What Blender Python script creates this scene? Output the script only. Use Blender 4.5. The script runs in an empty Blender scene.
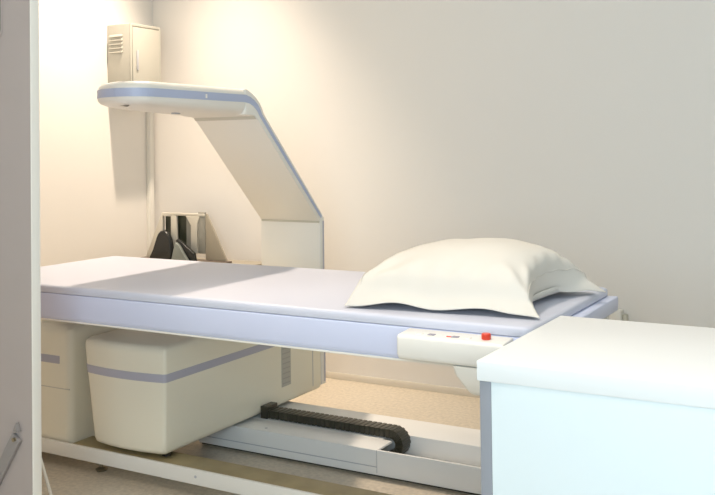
import bpy, bmesh, math, random
from mathutils import Vector, Matrix, noise
random.seed(4)
SC = bpy.context.scene
COL = SC.collection

# ------------------------------------------------------------------ helpers
def mat(name, col, rough=.5, bump=0, scale=200, metal=0, spec=.5, var=0, vscale=6, sss=0):
    m = bpy.data.materials.new(name); m.use_nodes = True
    n = m.node_tree.nodes; l = m.node_tree.links
    b = n['Principled BSDF']
    b.inputs['Base Color'].default_value = (*col, 1)
    b.inputs['Roughness'].default_value = rough
    b.inputs['Metallic'].default_value = metal
    b.inputs['Specular IOR Level'].default_value = spec
    tc = n.new('ShaderNodeTexCoord')
    if var:
        t = n.new('ShaderNodeTexNoise'); t.inputs['Scale'].default_value = vscale; t.inputs['Detail'].default_value = 5
        r = n.new('ShaderNodeValToRGB')
        r.color_ramp.elements[0].position = .3; r.color_ramp.elements[1].position = .7
        r.color_ramp.elements[0].color = (*[c*(1-var) for c in col], 1)
        r.color_ramp.elements[1].color = (*[min(1, c*(1+var)) for c in col], 1)
        l.new(tc.outputs['Object'], t.inputs['Vector']); l.new(t.outputs['Fac'], r.inputs['Fac'])
        l.new(r.outputs['Color'], b.inputs['Base Color'])
    if bump:
        t = n.new('ShaderNodeTexNoise'); t.inputs['Scale'].default_value = scale
        bp = n.new('ShaderNodeBump'); bp.inputs['Strength'].default_value = bump; bp.inputs['Distance'].default_value = .002
        l.new(tc.outputs['Object'], t.inputs['Vector']); l.new(t.outputs['Fac'], bp.inputs['Height'])
        l.new(bp.outputs['Normal'], b.inputs['Normal'])
    return m

M = dict(
    wall=mat('wall_paint', (.84, .805, .755), .75, .15, 120),
    ceiling=mat('ceiling_paint', (.85, .84, .82), .8),
    floor=mat('vinyl_floor', (.67, .585, .46), .3, .05, 60, var=.14, vscale=60),
    base=mat('skirting', (.66, .60, .50), .5),
    cream=mat('cream_enamel', (.84, .81, .74), .38, .04, 300),
    boxc=mat('cream_housing', (.88, .82, .66), .42, .04, 300),
    ventc=mat('vent_grey_beige', (.50, .48, .42), .5), vents=mat('vent_slit_grey', (.40, .38, .34), .5),
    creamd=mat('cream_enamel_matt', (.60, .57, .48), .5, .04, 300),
    white=mat('white_plastic', (.88, .85, .79), .35),
    lilac=mat('lilac_blue_trim', (.45, .50, .66), .4),
    lilacg=mat('grey_lilac_trim', (.46, .45, .52), .45),
    pad=mat('lilac_white_vinyl', (.60, .62, .72), .42, .05, 500),
    rail=mat('lilac_enamel', (.64, .68, .86), .35),
    cotton=mat('white_cotton', (.72, .685, .62), .85, .25, 700),
    thread=mat('shaded_cotton_thread', (.66, .62, .56), .8),  # darker than the cotton: seam shade put into the thread colour
    red=mat('red_plastic', (.72, .06, .03), .3),
    grey=mat('grey_plastic', (.50, .50, .52), .5),
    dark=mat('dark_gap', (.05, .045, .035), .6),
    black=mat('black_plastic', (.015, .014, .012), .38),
    chain=mat('cable_chain_black', (.038, .035, .022), .33),
    plate=mat('grey_white_enamel', (.88, .87, .84), .4),
    lacq=mat('white_laminate', (.80, .82, .82), .35),
    lacqf=mat('daylit_panel_laminate', (.70, .78, .80), .4),  # white laminate with the cool daylight tint put into its colour
    edge=mat('grey_edge_laminate', (.27, .28, .31), .5),
    screen=mat('mauve_grey_panel', (.47, .405, .38), .3, var=.03, vscale=3),
    trim=mat('cream_metal_edge', (.90, .87, .80), .35),
    brace=mat('grey_metal', (.30, .27, .255), .45),
    chrome=mat('steel', (.30, .25, .17), .35, metal=.7),
    cab=mat('cabinet_beige', (.53, .51, .44), .45),
    brown=mat('dark_brown_tray', (.16, .12, .09), .5),
    slot=mat('dark_green_slot', (.03, .035, .02), .3),
    mirror=mat('grey_slot', (.30, .29, .25), .25),
    rackm=mat('rack_cream', (.66, .62, .53), .4),
    wing=mat('rack_beige', (.36, .32, .25), .5),
    rubber=mat('black_glossy_mould', (.02, .021, .02), .25),
    tan=mat('shaded_cream_board', (.36, .29, .15), .45, var=.12, vscale=12),  # cream rail top, its shade painted in as dark ochre
    teal=mat('grey_green_mould', (.20, .22, .20), .3),
    symbol=mat('grey_print', (.35, .33, .38), .6),
)
g = bpy.data.materials.new('window_glass'); g.use_nodes = True
gb = g.node_tree.nodes['Principled BSDF']; gb.inputs['Roughness'].default_value = .02
gb.inputs['Transmission Weight'].default_value = 1; gb.inputs['IOR'].default_value = 1.45
M['glass'] = g

class MB:
    def __init__(s): s.bm = bmesh.new()
    def box(s, x0, x1, y0, y1, z0, z1):
        v = [s.bm.verts.new((x, y, z)) for z in (z0, z1) for y in (y0, y1) for x in (x0, x1)]
        for f in ((0,2,3,1),(4,5,7,6),(0,1,5,4),(2,6,7,3),(0,4,6,2),(1,3,7,5)): s.bm.faces.new([v[i] for i in f])
        return s
    def prism(s, pts, axis, a, b):
        """outline pts extruded from a to b along axis; pts are the two remaining coords in xyz order"""
        def P(p, t):
            if axis == 'x': return (t, p[0], p[1])
            if axis == 'y': return (p[0], t, p[1])
            return (p[0], p[1], t)
        A = [s.bm.verts.new(P(p, a)) for p in pts]; B = [s.bm.verts.new(P(p, b)) for p in pts]
        n = len(pts)
        s.bm.faces.new(A); s.bm.faces.new(B[::-1])
        for i in range(n): s.bm.faces.new((A[i], B[i], B[(i+1) % n], A[(i+1) % n]))
        return s
    def tube(s, path, r, seg=12):
        path = [Vector(p) for p in path]; rings = []
        for i, p in enumerate(path):
            d = (path[min(i+1, len(path)-1)] - path[max(i-1, 0)]).normalized()
            up = Vector((0,0,1)) if abs(d.z) < .9 else Vector((1,0,0))
            a = d.cross(up).normalized(); b = d.cross(a)
            rings.append([s.bm.verts.new(p + a*math.cos(t)*r + b*math.sin(t)*r) for t in (2*math.pi*k/seg for k in range(seg))])
        for R0, R1 in zip(rings, rings[1:]):
            for k in range(seg): s.bm.faces.new((R0[k], R0[(k+1) % seg], R1[(k+1) % seg], R1[k]))
        s.bm.faces.new(rings[0][::-1]); s.bm.faces.new(rings[-1])
        return s
    def lathe(s, prof, cx, cy, seg=24):
        rings = [[s.bm.verts.new((cx + r*math.cos(2*math.pi*k/seg), cy + r*math.sin(2*math.pi*k/seg), z)) for k in range(seg)] for r, z in prof]
        for R0, R1 in zip(rings, rings[1:]):
            for k in range(seg): s.bm.faces.new((R0[k], R0[(k+1) % seg], R1[(k+1) % seg], R1[k]))
        s.bm.faces.new(rings[0][::-1]); s.bm.faces.new(rings[-1])
        return s
    def loft(s, rings, cap=True):
        R = [[s.bm.verts.new(p) for p in ring] for ring in rings]
        n = len(R[0])
        for A, B in zip(R, R[1:]):
            for k in range(n): s.bm.faces.new((A[k], A[(k+1) % n], B[(k+1) % n], B[k]))
        if cap: s.bm.faces.new(R[0][::-1]); s.bm.faces.new(R[-1])
        return s
    def build(s, name, m, parent=None, bevel=0, seg=3, smooth=True):
        bmesh.ops.recalc_face_normals(s.bm, faces=s.bm.faces)
        if bevel:
            ed = [e for e in s.bm.edges if len(e.link_faces) == 2 and e.calc_face_angle(0) > math.radians(35)]
            bmesh.ops.bevel(s.bm, geom=ed, offset=bevel, segments=seg, profile=.5, affect='EDGES', clamp_overlap=True)
        me = bpy.data.meshes.new(name); s.bm.to_mesh(me); s.bm.free()
        me.materials.append(m)
        if smooth:
            me.polygons.foreach_set('use_smooth', [True]*len(me.polygons))
            me.set_sharp_from_angle(angle=math.radians(40))
        o = bpy.data.objects.new(name, me); COL.objects.link(o)
        if parent:
            o.parent = parent
            o.matrix_parent_inverse = Matrix.Translation(-parent.location) if parent.parent is None else Matrix.Identity(4)
        return o
def thing(name, label, cat, loc, group=None):
    o = bpy.data.objects.new(name, None); COL.objects.link(o); o.empty_display_size = .05
    o.location = loc; o['label'] = label; o['category'] = cat
    if group: o['group'] = group
    return o
def tag(o, label, cat): o['label'] = label; o['category'] = cat; return o
def lab(o, label): o['label'] = label; return o
def struct(o): o['kind'] = 'structure'; return o
def rounded(x0, x1, y0, y1, r, n=6):
    """plan outline with per-corner radii r=(x0y0, x1y0, x1y1, x0y1)"""
    pts = []
    for (cx, cy, a0, rr) in ((x0, y0, 180, r[0]), (x1, y0, 270, r[1]), (x1, y1, 0, r[2]), (x0, y1, 90, r[3])):
        ox = cx + (rr if cx == x0 else -rr); oy = cy + (rr if cy == y0 else -rr)
        if rr == 0: pts.append((cx, cy)); continue
        for k in range(n+1):
            t = math.radians(a0 + 90*k/n); pts.append((ox + rr*math.cos(t), oy + rr*math.sin(t)))
    return pts

# ------------------------------------------------------------------ the room
XL, XR, YB, YF, H = -3.75, 2.6, 4.15, -1.2, 3.2
struct(MB().box(XL-.1, XR+.1, YF-.1, YB+.1, -.1, 0).build('floor', M['floor'], smooth=False))
struct(MB().box(XL-.1, XR+.1, YF-.1, YB+.1, H, H+.1).build('ceiling', M['ceiling'], smooth=False))
struct(MB().box(XL, XR, YB, YB+.1, 0, H).build('wall_back', M['wall'], smooth=False))
struct(MB().box(XL-.1, XL, YF, YB, 0, H).build('wall_left', M['wall'], smooth=False))
struct(MB().box(XR, XR+.1, YF, YB, 0, H).build('wall_right', M['wall'], smooth=False))
wx0, wx1, wz0, wz1 = -.9, 1.7, .85, 2.3
struct(MB().box(XL, wx0, YF-.1, YF, 0, H).box(wx1, XR, YF-.1, YF, 0, H).box(wx0, wx1, YF-.1, YF, 0, wz0)
       .box(wx0, wx1, YF-.1, YF, wz1, H).build('wall_front', M['wall'], smooth=False))
w = struct(MB().box(wx0, wx1, YF-.08, YF-.02, wz0, wz0+.05).box(wx0, wx1, YF-.08, YF-.02, wz1-.05, wz1)
       .box(wx0, wx0+.05, YF-.08, YF-.02, wz0+.05, wz1-.05).box(wx1-.05, wx1, YF-.08, YF-.02, wz0+.05, wz1-.05)
         .box(.38, .42, YF-.08, YF-.02, wz0+.05, wz1-.05).build('window_1', M['trim'], smooth=False))
MB().box(wx0+.05, wx1-.05, YF-.054, YF-.048, wz0+.05, wz1-.05).build('pane', M['glass'], w, smooth=False)
struct(MB().prism([(YB, 0), (YB-.012, 0), (YB-.012, .022), (YB-.006, .032), (YB, .032)], 'x', XL, XR).build('baseboard_back', M['base']))

# ------------------------------------------------------------------ cable trunking in the corner
t = thing('cable_trunking', 'narrow cream cable trunking running down the room corner below the metal cabinet', 'trunking', (XL, 4.1, 0))
MB().box(XL, XL+.022, 4.085, 4.125, .0, 1.48).build('channel', M['cream'], t, .003)
MB().box(XL+.022, XL+.027, 4.089, 4.121, .0, 1.48).build('cover', M['cream'], t, .002)

# ------------------------------------------------------------------ wall cabinet
cx0, cx1, cy0, cy1, cz0, cz1 = XL, -3.575, 3.78, 4.02, 1.485, 1.902
t = thing('wall_cabinet', 'small beige metal wall cabinet with louvred side, high in the left corner', 'cabinet', (cx0, cy0, cz0))
MB().box(cx0, cx1-.012, cy0, cy1, cz0, cz1).build('body', M['cab'], t, .004)
d = MB().box(cx1-.010, cx1+.003, cy0+.014, cy1-.014, cz0+.014, cz1-.020).build('door', M['cab'], t, .003)
f = MB()
f.box(cx1-.012, cx1, cy0, cy0+.011, cz0, cz1).box(cx1-.012, cx1, cy1-.011, cy1, cz0, cz1)
f.box(cx1-.012, cx1, cy0+.011, cy1-.011, cz1-.016, cz1).box(cx1-.012, cx1, cy0+.011, cy1-.011, cz0, cz0+.011)
f.build('door_frame', M['cab'], t, .002)
MB().box(cx1+.003, cx1+.009, 3.820, 3.835, 1.645, 1.755).build('handle', M['grey'], d, .003)
for k in range(5):
    z = 1.845 - k*.022
    MB().prism([(cy0, z), (cy0-.009, z-.012), (cy0-.009, z-.014), (cy0, z-.012)], 'x', -3.730, -3.635).build('louvre', M['cab'], t)

# ------------------------------------------------------------------ scanner C-arm
AX0, AX1 = -2.565, -2.24
t = thing('scanner_gantry', 'cream scanner C-arm with blue stripe arching over the table from its boxy housing', 'scanner', (-2.4, 3.0, .1))
# arm head: rounded plan, lofted with bevelled rims
def head_plan(i, yb, n=12):
    pts = []
    x0, x1, y0 = AX0+i, AX1-i, 2.395+i
    for (cx, cy, rx, ry, a0) in ((x0+.225-i*.6, y0+.25-i*.6, .225-i*.6, .25-i*.6, 180), (x1-.11+i*.6, y0+.09-i*.6, .11-i*.6, .09-i*.6, 270)):
        for k in range(n+1):
            t = math.radians(a0+90*k/n); pts.append((cx+rx*math.cos(t), cy+ry*math.sin(t)))
    return pts + [(x1, yb), (x0, yb)]
def head_ring(inset, z, dz=0):
    pts = head_plan(inset, 3.0201)
    return [(x, y, z + max(0, (1.395-z)/.055)*.022*min(1, (3.02-y)/.5)) for x, y in pts]
rings = [head_ring(i, z) for i, z in ((.05, 1.340), (.022, 1.347), (.008, 1.358), (.001, 1.375), (0, 1.405), (.002, 1.427), (.010, 1.440), (.030, 1.447), (.06, 1.449))]
MB().loft(rings).build('arm_head', M['cream'], t)
# neck band, profile in YZ
MB().prism([(3.02, 1.341), (3.075, 1.340), (3.088, 1.336), (3.097, 1.329), (3.574, .867), (3.600, .899), (3.148, 1.350), (3.137, 1.372), (3.119, 1.394), (3.094, 1.414), (3.066, 1.430), (3.042, 1.441), (3.02, 1.446)][::-1], 'x', AX0, AX1).build('neck', M['cream'], t, .004)
MB().prism([(3.574, .13), (3.574, .863), (3.600, .897), (3.612, .885), (3.612, .13)], 'x', AX0-.002, AX1).build('column', M['cream'], t, .003)
# seams
MB().prism([(3.088, 1.334), (3.084, 1.338), (3.094, 1.325), (3.100, 1.324)], 'x', AX0+.004, AX1-.004).build('seam_strip', M['creamd'], t)
MB().prism([(3.568, .870), (3.571, .862), (3.576, .862), (3.576, .872)], 'x', AX0+.004, AX1-.002).build('seam_strip', M['creamd'], t)
# blue stripe around the head then down the right edge
def ribbon(path, z0, z1, off):
    mb = MB(); n = len(path); prof = []
    for i, (x, y) in enumerate(path):
        a = Vector(path[max(i-1, 0)]); b = Vector(path[min(i+1, n-1)]); dd = (b-a).normalized(); nrm = Vector((dd.y, -dd.x))
        o = Vector((x, y)) + nrm*off; q = Vector((x, y)) - nrm*.004
        prof.append([(o.x, o.y, z0), (o.x, o.y, z1), (q.x, q.y, z1), (q.x, q.y, z0)])
    return mb.loft(prof)
pl = head_plan(0, 3.03)
pl = [(AX0, 3.02)] + pl[:-1]
ribbon(pl, 1.391, 1.421, .0018).build('blue_stripe', M['lilac'], t)
s = MB()
s.prism([(3.02, 1.421), (3.052, 1.414), (3.080, 1.401), (3.103, 1.385), (3.120, 1.366), (3.132, 1.345), (3.590, .894), (3.583, .884), (3.120, 1.334), (3.106, 1.352), (3.092, 1.366), (3.074, 1.378), (3.050, 1.387), (3.02, 1.391)], 'x', AX1-.003, AX1+.002)
s.build('edge_stripe', M['lilac'], t)
MB().box(AX1-.001, AX1+.0035, 2.765, 2.775, 1.397, 1.413).build('marker', M['white'], t)
MB().lathe([(.018, 1.344), (.018, 1.350)], -2.44, 2.83).build('laser_window', M['grey'], t)
# column edge stripe low
MB().box(AX1-.002, AX1+.001, 3.598, 3.609, .14, .87).build('edge_stripe', M['lilacg'], t)
# housing under the table, tapered to the bottom, bulged front
def housing_ring(z, x0, x1, y0, bul, y1=3.570, r=.035):
    pts = rounded(x0, x1, y0, y1, (r, .012, .004, .004), 6)
    out = []
    # subdivide the front edge for the bulge
    n = 10
    fr = [(x0 + r + (x1-.012-x0-r)*k/n, y0) for k in range(1, n)]
    i = 7
    pts = pts[:i] + fr + pts[i:]
    for x, y in pts:
        u = (x-x0)/(x1-x0)
        w_ = max(0, 1-(y-y0)/.12)
        out.append((x, y - bul*4*u*(1-u)*w_, z))
    return out
hr = []
for z, ins in ((.116, .012), (.122, .004), (.135, 0)):
    hr.append(housing_ring(z, -2.600+ins, -2.24-ins, 2.525+ins, .02))
for z in (.2, .3, .375, .385, .42, .47): 
    k = (z-.135)/.35
    hr.append(housing_ring(z, -2.600-.055*k, -2.24, 2.525+.005*k, .022))
for z, ins in ((.487, .003), (.496, .012), (.500, .024)):
    hr.append(housing_ring(z, -2.655+ins, -2.24-ins, 2.53+ins, .022))
MB().loft(hr).build('housing', M['boxc'], t)
# housing stripe follows the ring
def hstripe(z0, z1):
    mb = MB(); A = []
    for z, off in ((z0, 0), (z0, .0016), (z1, .0016), (z1, 0)):
        k = (z-.135)/.35
        A.append(housing_ring(z, -2.600-.055*k-off, -2.24+off, 2.525+.005*k-off, .022, 3.2 if 0 else 3.570))
    n = len(A[0]); R = [[mb.bm.verts.new(p) for p in a] for a in A]
    for q in range(4):
        X, Y_ = R[q], R[(q+1) % 4]
        for k in range(n-1):
            mb.bm.faces.new((X[k], X[k+1], Y_[k+1], Y_[k]))
    return mb
hstripe(.373, .402).build('housing_stripe', M['lilacg'], t)
v = MB().box(-2.2425, -2.2385, 3.256, 3.325, .19, .40).build('vent', M['ventc'], t, .001)
for k in range(9): MB().box(-2.239, -2.2375, 3.262, 3.319, .202+k*.021, .206+k*.021).build('vent_slit', M['vents'], v)
MB().box(-2.2405, -2.2385, 3.500, 3.503, .14, .49).build('panel_gap', M['grey'], t)
MB().box(-2.56, -2.28, 2.62, 3.54, .105, .1165).build('carriage', M['dark'], t)
MB().lathe([(.016, .1), (.016, .117)], -2.275, 2.572).build('roller', M['black'], t)

# ------------------------------------------------------------------ examination table
TX0, TX1, TY0, TY1 = -2.905, -.742, 2.207, 2.957
t = thing('scanner_table', 'long lilac scanner table with a control panel, on a low floor frame', 'table', (-1.8, 2.6, 0))
# deck with a small lower lip
MB().prism([(TY0+.008, .634), (TY0+.003, .640), (TY0, .650), (TY0, .7195), (TY0+.0025, .723), (TY1-.0025, .723), (TY1, .7195), (TY1, .650), (TY1-.006, .634)], 'x', TX0, -.80).build('deck', M['rail'], t, .002)
MB().box(TX0, TX1-.006, TY0+.004, TY0+.02, .630, .636).build('lower_trim', M['cream'], t, .001)
MB().prism([(TY0+.008, .678), (TY0, .690), (TY0, .714), (TY0+.006, .7225), (TY1-.006, .7225), (TY1, .714), (TY1, .690), (TY1-.008, .678)], 'x', -.7995, -.742).build('end_cap', M['rail'], t, .004)
# end bracket
b = MB().box(-.790, -.762, 2.895, 2.925, .55, .678)
b.build('end_bracket', M['cream'], t, .003)
MB().box(-.7995, -.775, 2.26, 2.893, .60, .640).build('end_bracket', M['cream'], t, .003)
# hidden right support column and left pedestal
MB().box(-1.02, -.84, 2.50, 2.92, .10, .634).build('pedestal', M['cream'], t, .02)
p = MB().loft([[(x, y, z) for x, y in rounded(-3.35+i, -2.70-i, 2.515+i, 2.93-i, (.03,)*4, 5)] for z, i in ((.06, .01), (.07, 0), (.50, 0), (.52, .004), (.535, .02))]).build('pedestal', M['boxc'], t)
MB().box(-3.2, -2.755, 2.5135, 2.52, .390, .420).build('pedestal_stripe', M['lilacg'], p, .001)
MB().box(-3.34, -2.703, 2.5142, 2.518, .296, .299).build('pedestal_seam', M['creamd'], p)
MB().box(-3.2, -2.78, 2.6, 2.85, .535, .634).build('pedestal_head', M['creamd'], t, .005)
# front floor rail with top board; shade on its cream painted in as dark ochre
MB().box(-3.35, -.80, 2.497, 2.507, .050, .102).box(-3.35, -.80, 2.507, 2.60, .050, .060).build('base_rail', M['cream'], t, .0015)
MB().box(-2.69, -.80, 2.508, 2.620, .0605, .0985).build('rail_board', M['tan'], t, .002)
for x in (-3.2, -2.585, -1.9, -1.2):
    MB().lathe([(.020, 0), (.023, .007), (.013, .012), (.005, .014), (.005, .05)], x, 2.56, 16).build('levelling_foot', M['chrome'], t)
for x in (-2.08, -1.2): MB().prism([(x+.005*math.cos(a*.7854), .078+.005*math.sin(a*.7854)) for a in range(8)], 'y', 2.4955, 2.4975).build('screw', M['grey'], t)
# track channel
MB().box(-2.45, -.80, 2.965, 2.975, .012, .102).build('track_front', M['plate'], t, .0015)
MB().box(-2.45, -1.6265, 2.9755, 3.088, .094, .1015).box(-2.45, -1.668, 3.088, 3.175, .094, .1015).build('track_cover', M['plate'], t, .001)
MB().box(-2.45, -1.627, 2.9635, 2.9655, .040, .043).build('track_groove', M['grey'], t)
MB().box(-1.6265, -1.6245, 2.9635, 2.9655, .02, .1015).build('track_groove', M['grey'], t)
MB().box(-2.45, -.80, 2.976, 3.175, .012, .022).build('track_floor', M['plate'], t, .001)
MB().box(-2.45, -.80, 3.176, 3.365, .012, .102).build('track_back', M['plate'], t, .002)
MB().box(-2.45, -.80, 3.3655, 3.373, .0, .085).build('track_gasket', M['dark'], t)
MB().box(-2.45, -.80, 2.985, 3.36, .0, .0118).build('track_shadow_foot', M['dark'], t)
MB().prism([(-2.14+.006*math.cos(a*.7854), 3.0+.006*math.sin(a*.7854)) for a in range(8)], 'z', .1014, .1022).build('screw', M['grey'], t)
# control panel
c = MB().prism([(2.206, .660), (2.155, .650), (2.138, .655), (2.130, .668), (2.130, .712), (2.136, .7185), (2.206, .7225)], 'x', -1.105, -.815).build('control_panel', M['white'], t, .004)
def ztop(y): return .7185 + (y-2.136)/.07*.004
bt = MB().prism([(-.872+.012*math.cos(a*math.pi/8), 2.165+.012*math.sin(a*math.pi/8)) for a in range(16)], 'z', .7195, .7355).build('emergency_button', M['red'], c, .003)
lab(bt, 'red push button')
for k in range(5):
    x = -1.06 + k*.033
    MB().box(x, x+.018, 2.150, 2.166, .7185, .7215).build('key', M['symbol' if k % 2 else 'white'], c, .001)
MB().box(-.975, -.945, 2.152, 2.158, .719, .7212).build('key', M['red'], c, .0008)
# pod hanging below the panel
rr = []
for z, x0, x1, y0 in ((.652, -.955, -.865, 2.136), (.63, -.950, -.865, 2.139), (.61, -.937, -.868, 2.145), (.59, -.922, -.872, 2.152), (.581, -.916, -.876, 2.158), (.577, -.908, -.884, 2.166)):
    rr.append([(x, y, z) for x, y in rounded(x0, x1, y0, 2.20, (.012, .012, .004, .004), 4)])
MB().loft(rr).build('panel_bracket', M['cream'], c)
# cable chain with vertical bend
def chain_path():
    pts = []; R = .040; zc = .081; xe = -1.645
    x = -2.215
    while x < xe: pts.append((x, zc+R, 0.0)); x += .022
    n = 9
    for k in range(n+1):
        a = math.pi/2 - math.pi*k/n
        pts.append((xe + (R+.0)*math.cos(a), zc + R*math.sin(a), a))
    return pts
cp = chain_path()
ch = None
y0c, y1c = 3.105, 3.168
mb = MB(); prev = None
hs = .0145
ring = []
for i, (x, z, _) in enumerate(cp):
    a = cp[max(i-1, 0)]; b_ = cp[min(i+1, len(cp)-1)]
    dx, dz = b_[0]-a[0], b_[1]-a[1]; L = math.hypot(dx, dz); nx, nz = -dz/L, dx/L
    ring.append([(x+nx*hs, y0c, z+nz*hs), (x+nx*hs, y1c, z+nz*hs), (x-nx*hs, y1c, z-nz*hs), (x-nx*hs, y0c, z-nz*hs)])
ch = mb.loft(ring).build('cable_chain', M['chain'], t, smooth=False)
for i in range(len(cp)-1):
    (x, z, _), (x2, z2, _2) = cp[i], cp[i+1]
    dx, dz = x2-x, z2-z; L = math.hypot(dx, dz); tx, tz = dx/L, dz/L; nx, nz = -tz, tx
    mx, mz = (x+x2)/2, (z+z2)/2; h2 = L*.36; o_ = hs+.0014
    P = [(mx-tx*h2+nx*o_, mz-tz*h2+nz*o_), (mx+tx*h2+nx*o_, mz+tz*h2+nz*o_), (mx+tx*h2-nx*o_, mz+tz*h2-nz*o_), (mx-tx*h2-nx*o_, mz-tz*h2-nz*o_)]
    MB().prism(P, 'y', y0c-.003, y1c+.003).build('chain_link', M['chain'], ch, .001)
MB().box(-2.2375, -2.205, 3.098, 3.174, .1025, .152).build('chain_mount', M['chain'], t, .002)

# ------------------------------------------------------------------ mattress
prof = []
r = .018
z0, z1 = .7235, .750
MT = MB()
def mring(ins, z): return [(x, y, z) for x, y in rounded(TX0+ins, TX1-.028-ins, TY0+ins, TY1-ins, (.02, .025, .025, .02), 5)]
MT.loft([mring(i, z) for i, z in ((.003, z0), (.0005, z0+.002), (0, z0+.010), (.0005, z0+.018), (.003, z1-.004), (.008, z1-.001), (.016, z1))])
tag(MT.build('mattress', M['pad'], None), 'thin pale lilac mattress lying along the scanner table under the pillow', 'mattress')

# ------------------------------------------------------------------ pillow
c00 = Vector((-1.335, 2.250, 0)); c10 = Vector((-.778, 2.305, 0)); c11 = Vector((-.735, 2.80, 0)); c01 = Vector((-1.38, 2.86, 0))
N = 64
ZB = .7525
def pil(u, v, side):
    su, sv = (u+1)/2, (v+1)/2
    P = c00.lerp(c10, su).lerp(c01.lerp(c11, su), sv)
    fl = .88
    fu = .95 if u < 0 else .91
    ctr = (c00+c10+c11+c01)/4
    pull = .03*(1-u*u)*abs(v)**6 + .07*(1-v*v)*abs(u)**6
    P = P + (ctr-P)*pull
    P.x -= .085*(1-v*v)*max(0, u)**5
    uu, vv = min(abs(u)/fu, 1), min(abs(v)/fl, 1)
    th = ((1-uu**2.1)*(1-vv**2.1))**(.46-.05*max(0, v) if u > 0 else .46-.06*min(1, -u))
    edge = max(1-(1-abs(u))*(1-fl)/(1-fu) if abs(u) > fu else abs(u)*fl/fu, abs(v))
    wr = noise.noise(Vector((P.x*6, P.y*7, 1.3)))*.005 + noise.noise(Vector((P.x*16, P.y*9, 4.1)))*.004
    for (cu, cv) in ((-1,-1),(1,-1),(1,1),(-1,1)):
        du, dv = u-cu, v-cv; rad = math.hypot(du, dv)
        if rad < 1.2:
            ang = math.atan2(dv*cv, du*cu)
            wr += .0075*math.sin(ang*10+cu*2)*math.exp(-((rad-.42)/.25)**2)
    # gathers running in from the seam
    wr += .003*1.7*math.sin(u*23+2*v)*math.exp(-((vv-.93)/.12)**2) + .003*1.7*math.sin(v*21+u)*math.exp(-((uu-.93)/.12)**2)
    seamz = .040 + .016*max(0, -u)**2
    prof = .128*th*(1+.13*u+.02*v)
    k = max(0, (edge-fl)/(1-fl))
    wf = .004*math.sin(8*u+1.1*v+.5)+.004*math.sin(9*v-.6)
    lift = (.003+wf)*k
    if v < -.5:
        lift += k*(.012*math.exp(-((u-.52)/.24)**2) + .010*math.exp(-((u+.40)/.30)**2))
    if u > .5: lift += .013*k*(1-abs(v)**4)
    lift *= min(1, math.hypot(abs(u)-1, abs(v)-1)/.2)
    lift = max(lift, 0)
    # corner flap tips rest flat
    top = ZB + .006 + seamz*(1-k)**1.1 + lift
    if side > 0:
        if edge <= fl: top = ZB + .006 + seamz + prof + wr*min(1, th*1.8)
        return Vector((P.x, P.y, top - .009*math.exp(-((edge-fl)/.017)**2)))
    if edge > fl: return Vector((P.x, P.y, top-.005))
    q = (edge/fl)**5
    return Vector((P.x, P.y, ZB + .001 + (seamz+.0)*q))
mb = MB(); G = {}
for sd in (1, -1):
    for i in range(N+1):
        for j in range(N+1):
            G[sd, i, j] = mb.bm.verts.new(pil(-1+2*i/N, -1+2*j/N, sd))
for i in range(N):
    for j in range(N):
        mb.bm.faces.new((G[1,i,j], G[1,i+1,j], G[1,i+1,j+1], G[1,i,j+1]))
        mb.bm.faces.new((G[-1,i,j], G[-1,i,j+1], G[-1,i+1,j+1], G[-1,i+1,j]))
for i in range(N):
    for a, b_ in (((i,0),(i+1,0)), ((i+1,N),(i,N)), ((0,i+1),(0,i)), ((N,i),(N,i+1))):
        mb.bm.faces.new((G[1,*a], G[-1,*a], G[-1,*b_], G[1,*b_]))
pw = mb.build('pillow', M['cotton'])
tag(pw, 'plump white cotton pillow with flat stitched border at the right end of the table', 'pillow')
sm = pw.modifiers.new('s', 'SUBSURF'); sm.levels = 1; sm.render_levels = 1
# stitched seam line on the border
def seam_pts():
    pts = []; fl = .885; n = 40
    for k in range(n): pts.append((-fl+2*fl*k/n, -fl))
    for k in range(n): pts.append((fl, -fl+2*fl*k/n))
    for k in range(n): pts.append((fl-2*fl*k/n, fl))
    for k in range(n+1): pts.append((-fl, fl-2*fl*k/n))
    return pts
sp = [pil(u, v, 1)+Vector((0, 0, .0018)) for u, v in seam_pts()]
MB().tube(sp, .0012, 6).build('stitching', M['thread'], pw)

# ------------------------------------------------------------------ desk
t = thing('desk', 'white desk with thick worktop and grey side edge in the right foreground', 'desk', (-.1, 1.87, 0))
MB().box(-.672, .75, 1.618, 2.135, .763, .80).build('worktop', M['lacq'], t, .0015)
MB().box(-.668, -.6455, 1.622, 2.130, .0, .7628).build('side_panel', M['edge'], t, .001)
MB().box(.722, .745, 1.622, 2.130, .0, .7628).build('side_panel', M['edge'], t, .001)
MB().box(-.645, .7215, 1.6215, 1.645, .06, .7628).build('front_panel', M['lacqf'], t, .001)

# ------------------------------------------------------------------ lead screen at the left edge
t = thing('privacy_screen', 'tall mauve grey standing screen with cream edge strip at the left border', 'screen', (-2.6, 1.915, 0))
MB().box(-3.02, -2.1985, 1.903, 1.929, .12, 1.83).build('panel', M['screen'], t, .001)
MB().box(-2.198, -2.1935, 1.900, 1.932, .115, 1.835).build('edge_strip', M['trim'], t, .0012)
MB().box(-3.025, -3.0205, 1.900, 1.932, .115, 1.835).build('edge_strip', M['trim'], t, .0012)
fr = MB().prism(rounded(-2.92, -2.320, 1.545, 1.77, (.025,)*4, 5), 'y', 1.899, 1.9028)
wf_ = fr.build('window_frame', M['screen'], t, .001)
MB().prism(rounded(-2.908, -2.322, 1.557, 1.758, (.02,)*4, 5), 'y', 1.8975, 1.8988).build('window_pane', M['mirror'], wf_)
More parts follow.
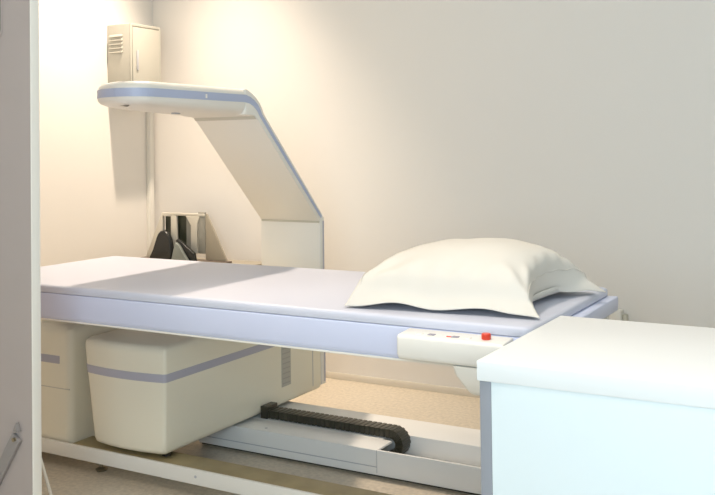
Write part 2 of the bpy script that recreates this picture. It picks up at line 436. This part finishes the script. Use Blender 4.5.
# brace and foot
MB().prism([(-2.272, .365), (-2.240, .345), (-2.40, .10), (-2.44, .10)], 'y', 1.888, 1.9025).build('brace', M['brace'], t, .002)
MB().prism([(-2.268, .372), (-2.256, .398), (-2.244, .372)], 'y', 1.888, 1.9028).build('bracket', M['brace'], t, .0015)
MB().prism([(-2.257+.006*math.cos(a*.7854), .350+.006*math.sin(a*.7854)) for a in range(8)], 'y', 1.880, 1.8885).build('bolt', M['chrome'], t)
MB().tube([(-2.205, 1.932, .30), (-2.27, 2.03, .15), (-2.335, 2.125, .006)], .005).build('foot', M['trim'], t)
MB().tube([(-3.0, 1.932, .30), (-2.98, 2.03, .15), (-2.96, 2.125, .006)], .005).build('foot', M['trim'], t)
MB().tube([(-2.41, 1.894, .11), (-2.45, 1.80, .006)], .006).build('foot', M['brace'], t)
MB().tube([(-2.95, 1.897, .13), (-2.95, 1.80, .006)], .006).build('foot', M['brace'], t)

# ------------------------------------------------------------------ side table with rack behind the scanner
t = thing('side_table', 'low dark topped side table mostly hidden behind the far left of the scanner table', 'table', (-3.3, 3.93, 0))
MB().box(-3.70, -2.89, 3.80, 4.10, .575, .5935).build('tabletop', M['wing'], t, .002)
for x in (-3.67, -2.94):
    for y in (3.83, 4.07): MB().box(x, x+.025, y-.012, y+.012, 0, .5745).build('leg', M['cream'], t, .002)
t = thing('display_rack', 'cream trapezoid rack with upright slots standing behind the scanner table', 'rack', (-3.35, 3.95, .594))
ya, yb = 3.942, 3.958
zt, zb = .855, .604
MB().prism([(-3.627, zb), (-3.507, zt), (-3.443, zt), (-3.443, zt-.02), (-3.500, zt-.02), (-3.500, zb)], 'y', ya, yb).build('side_frame', M['rackm'], t, .002)
MB().box(-3.4425, -3.205, ya, yb, zt-.014, zt).build('top_rail', M['rackm'], t, .002)
MB().box(-3.443, -3.403, ya, yb, zb, zt-.0145).build('slat', M['rackm'], t, .002)
MB().prism([(-3.300, zb+.03), (-3.262, zb+.03), (-3.253, .80), (-3.240, .84), (-3.335, .84), (-3.300, .79)], 'y', ya-.002, yb).build('slat', M['rackm'], t, .002)
MB().box(-3.499, -3.35, yb+.006, yb+.014, zb, zt-.004).build('back_panel', M['slot'], t)
MB().prism([(-3.345, zt-.02), (-3.31, zt-.02), (-3.300, zb+.03), (-3.345, zb+.03)], 'y', yb+.0005, yb+.005).build('grey_panel', M['mirror'], t)
MB().box(-3.252, -3.204, ya+.002, yb, zb+.035, zt+.008).build('grey_panel', M['mirror'], t, .002)
MB().prism([(-3.203, zt), (-3.193, zt), (-3.060, zb+.002), (-3.203, zb+.002)], 'y', ya+.004, yb).build('wing', M['wing'], t, .002)
MB().box(-3.64, -3.05, ya-.03, yb+.02, .594, .6035).build('base', M['brown'], t, .001)
def slab(outline, yf, th, name, m, lean=.06):
    zmin = min(p[1] for p in outline); L = []
    cx = sum(p[0] for p in outline)/len(outline); cz = sum(p[1] for p in outline)/len(outline)
    for off, sc in ((0, .90), (.15, .97), (.5, 1), (.85, .97), (1, .90)):
        L.append([(cx+(x-cx)*sc, yf + th*off + lean*(z-zmin), max(zmin, cz+(z-cz)*sc)) for x, z in outline])
    return MB().loft(L).build(name, m)
o1 = [(-3.552, .594), (-3.522, .65), (-3.498, .72), (-3.486, .745), (-3.468, .760), (-3.450, .764), (-3.432, .760), (-3.412, .742), (-3.398, .71), (-3.386, .66), (-3.384, .594)]
tag(slab(o1, 3.874, .03, 'moulded_rest', M['rubber']), 'black round topped moulded piece leaning on the left of the rack', 'support')
o2 = [(-3.376, .594), (-3.352, .700), (-3.345, .704), (-3.325, .69), (-3.285, .64), (-3.250, .600), (-3.250, .594)]
tag(slab(o2, 3.858, .02, 'moulded_wedge', M['teal']), 'dark grey pointed wedge leaning in the middle of the rack', 'support')
tag(MB().prism([(-3.362, .708), (-3.345, .722), (-3.235, .645), (-3.225, .594), (-3.262, .594)], 'y', 3.884, 3.906).build('slanted_bar', M['rubber'], None, .003), 'black slanting bar beside the grey wedge on the rack', 'bar')
tag(MB().prism(rounded(-2.995, -2.925, 3.84, 3.875, (.01,)*4, 4), 'z', .594, .606).build('clip', M['dark'], None, .002), 'small flat dark clip lying on the right end of the side table', 'clip')

# small outlet box on the back wall
t = thing('outlet_box', 'small cream box low on the back wall behind the right end of the table', 'box', (-1.03, 4.12, .40))
MB().box(-1.075, -1.018, 4.09, YB, .34, .474).build('box_body', M['cream'], t, .006)
MB().box(-1.0175, -.998, 4.11, YB, .34, .455).build('cover', M['creamd'], t, .006)

# ------------------------------------------------------------------ lights
def area(name, loc, size, power, col, target=None, sizey=None, shape='RECTANGLE', spread=180):
    L = bpy.data.lights.new(name, 'AREA'); L.shape = shape; L.size = size; L.size_y = sizey or size
    L.energy = power; L.color = col; L.spread = math.radians(spread)
    o = bpy.data.objects.new(name, L); COL.objects.link(o); o.location = loc
    if target is not None: o.rotation_euler = (Vector(target)-Vector(loc)).to_track_quat('-Z', 'Y').to_euler()
    return o
def spot(name, loc, target, power, col, cone, blend, radius=.05):
    L = bpy.data.lights.new(name, 'SPOT'); L.energy = power; L.color = col; L.spot_size = math.radians(cone); L.spot_blend = blend
    L.shadow_soft_size = radius
    o = bpy.data.objects.new(name, L); COL.objects.link(o); o.location = loc
    o.rotation_euler = (Vector(target)-Vector(loc)).to_track_quat('-Z', 'Y').to_euler()
spot('downlight_lamp', (-3.06, 3.62, 3.15), (-3.2, 2.95, 0), 200, (1, .83, .66), 88, .75)
spot('downlight_lamp', (-1.5, 1.6, 3.15), (-.7, 1.9, 0), 88, (1, .88, .75), 64, .7, .07)
area('window_daylight', ((wx0+wx1)/2, YF+.03, (wz0+wz1)/2), wx1-wx0-.1, 44, (.66, .86, 1), (.2, 5, 1.0), wz1-wz0-.1)
area('ceiling_fill', (.2, .6, H-.02), .6, 10, (1, .96, .9), (.2, .6, 0))  # added neutral fill above the camera, no fitting there
area('ceiling_fill', (-1.5, .2, H-.02), .6, 9, (1, .88, .74), (-1.7, 1.2, 0))  # added warm fill to lift the housing front, screen and control panel
W = bpy.data.worlds.new('World'); SC.world = W; W.use_nodes = True
W.node_tree.nodes['Background'].inputs['Color'].default_value = (.75, .87, 1, 1)
W.node_tree.nodes['Background'].inputs['Strength'].default_value = 1.2

# ------------------------------------------------------------------ camera
yaw, pitch, roll = .517880553, -.0179117553, -.0123380750
fw = Vector((-math.sin(yaw)*math.cos(pitch), math.cos(yaw)*math.cos(pitch), -math.sin(pitch)))
rt = Vector((math.cos(yaw), math.sin(yaw), 0)); up = rt.cross(fw)
r2 = rt*math.cos(roll)+up*math.sin(roll); u2 = -rt*math.sin(roll)+up*math.cos(roll)
cd = bpy.data.cameras.new('camera'); cam = bpy.data.objects.new('camera', cd); COL.objects.link(cam)
mw = Matrix((r2, u2, -fw)).transposed().to_4x4(); mw.translation = Vector((0, 0, 1.2)); cam.matrix_world = mw
cd.sensor_fit = 'HORIZONTAL'; cd.sensor_width = 36; cd.lens = 925.237/715*36
cd.shift_y = -(247.5-131.597)/715; cd.clip_start = .02
SC.camera = cam
vs = SC.view_settings
vs.view_transform = 'Standard'; vs.look = 'None'; vs.gamma = 1; vs.exposure = .72; vs.use_curve_mapping = False
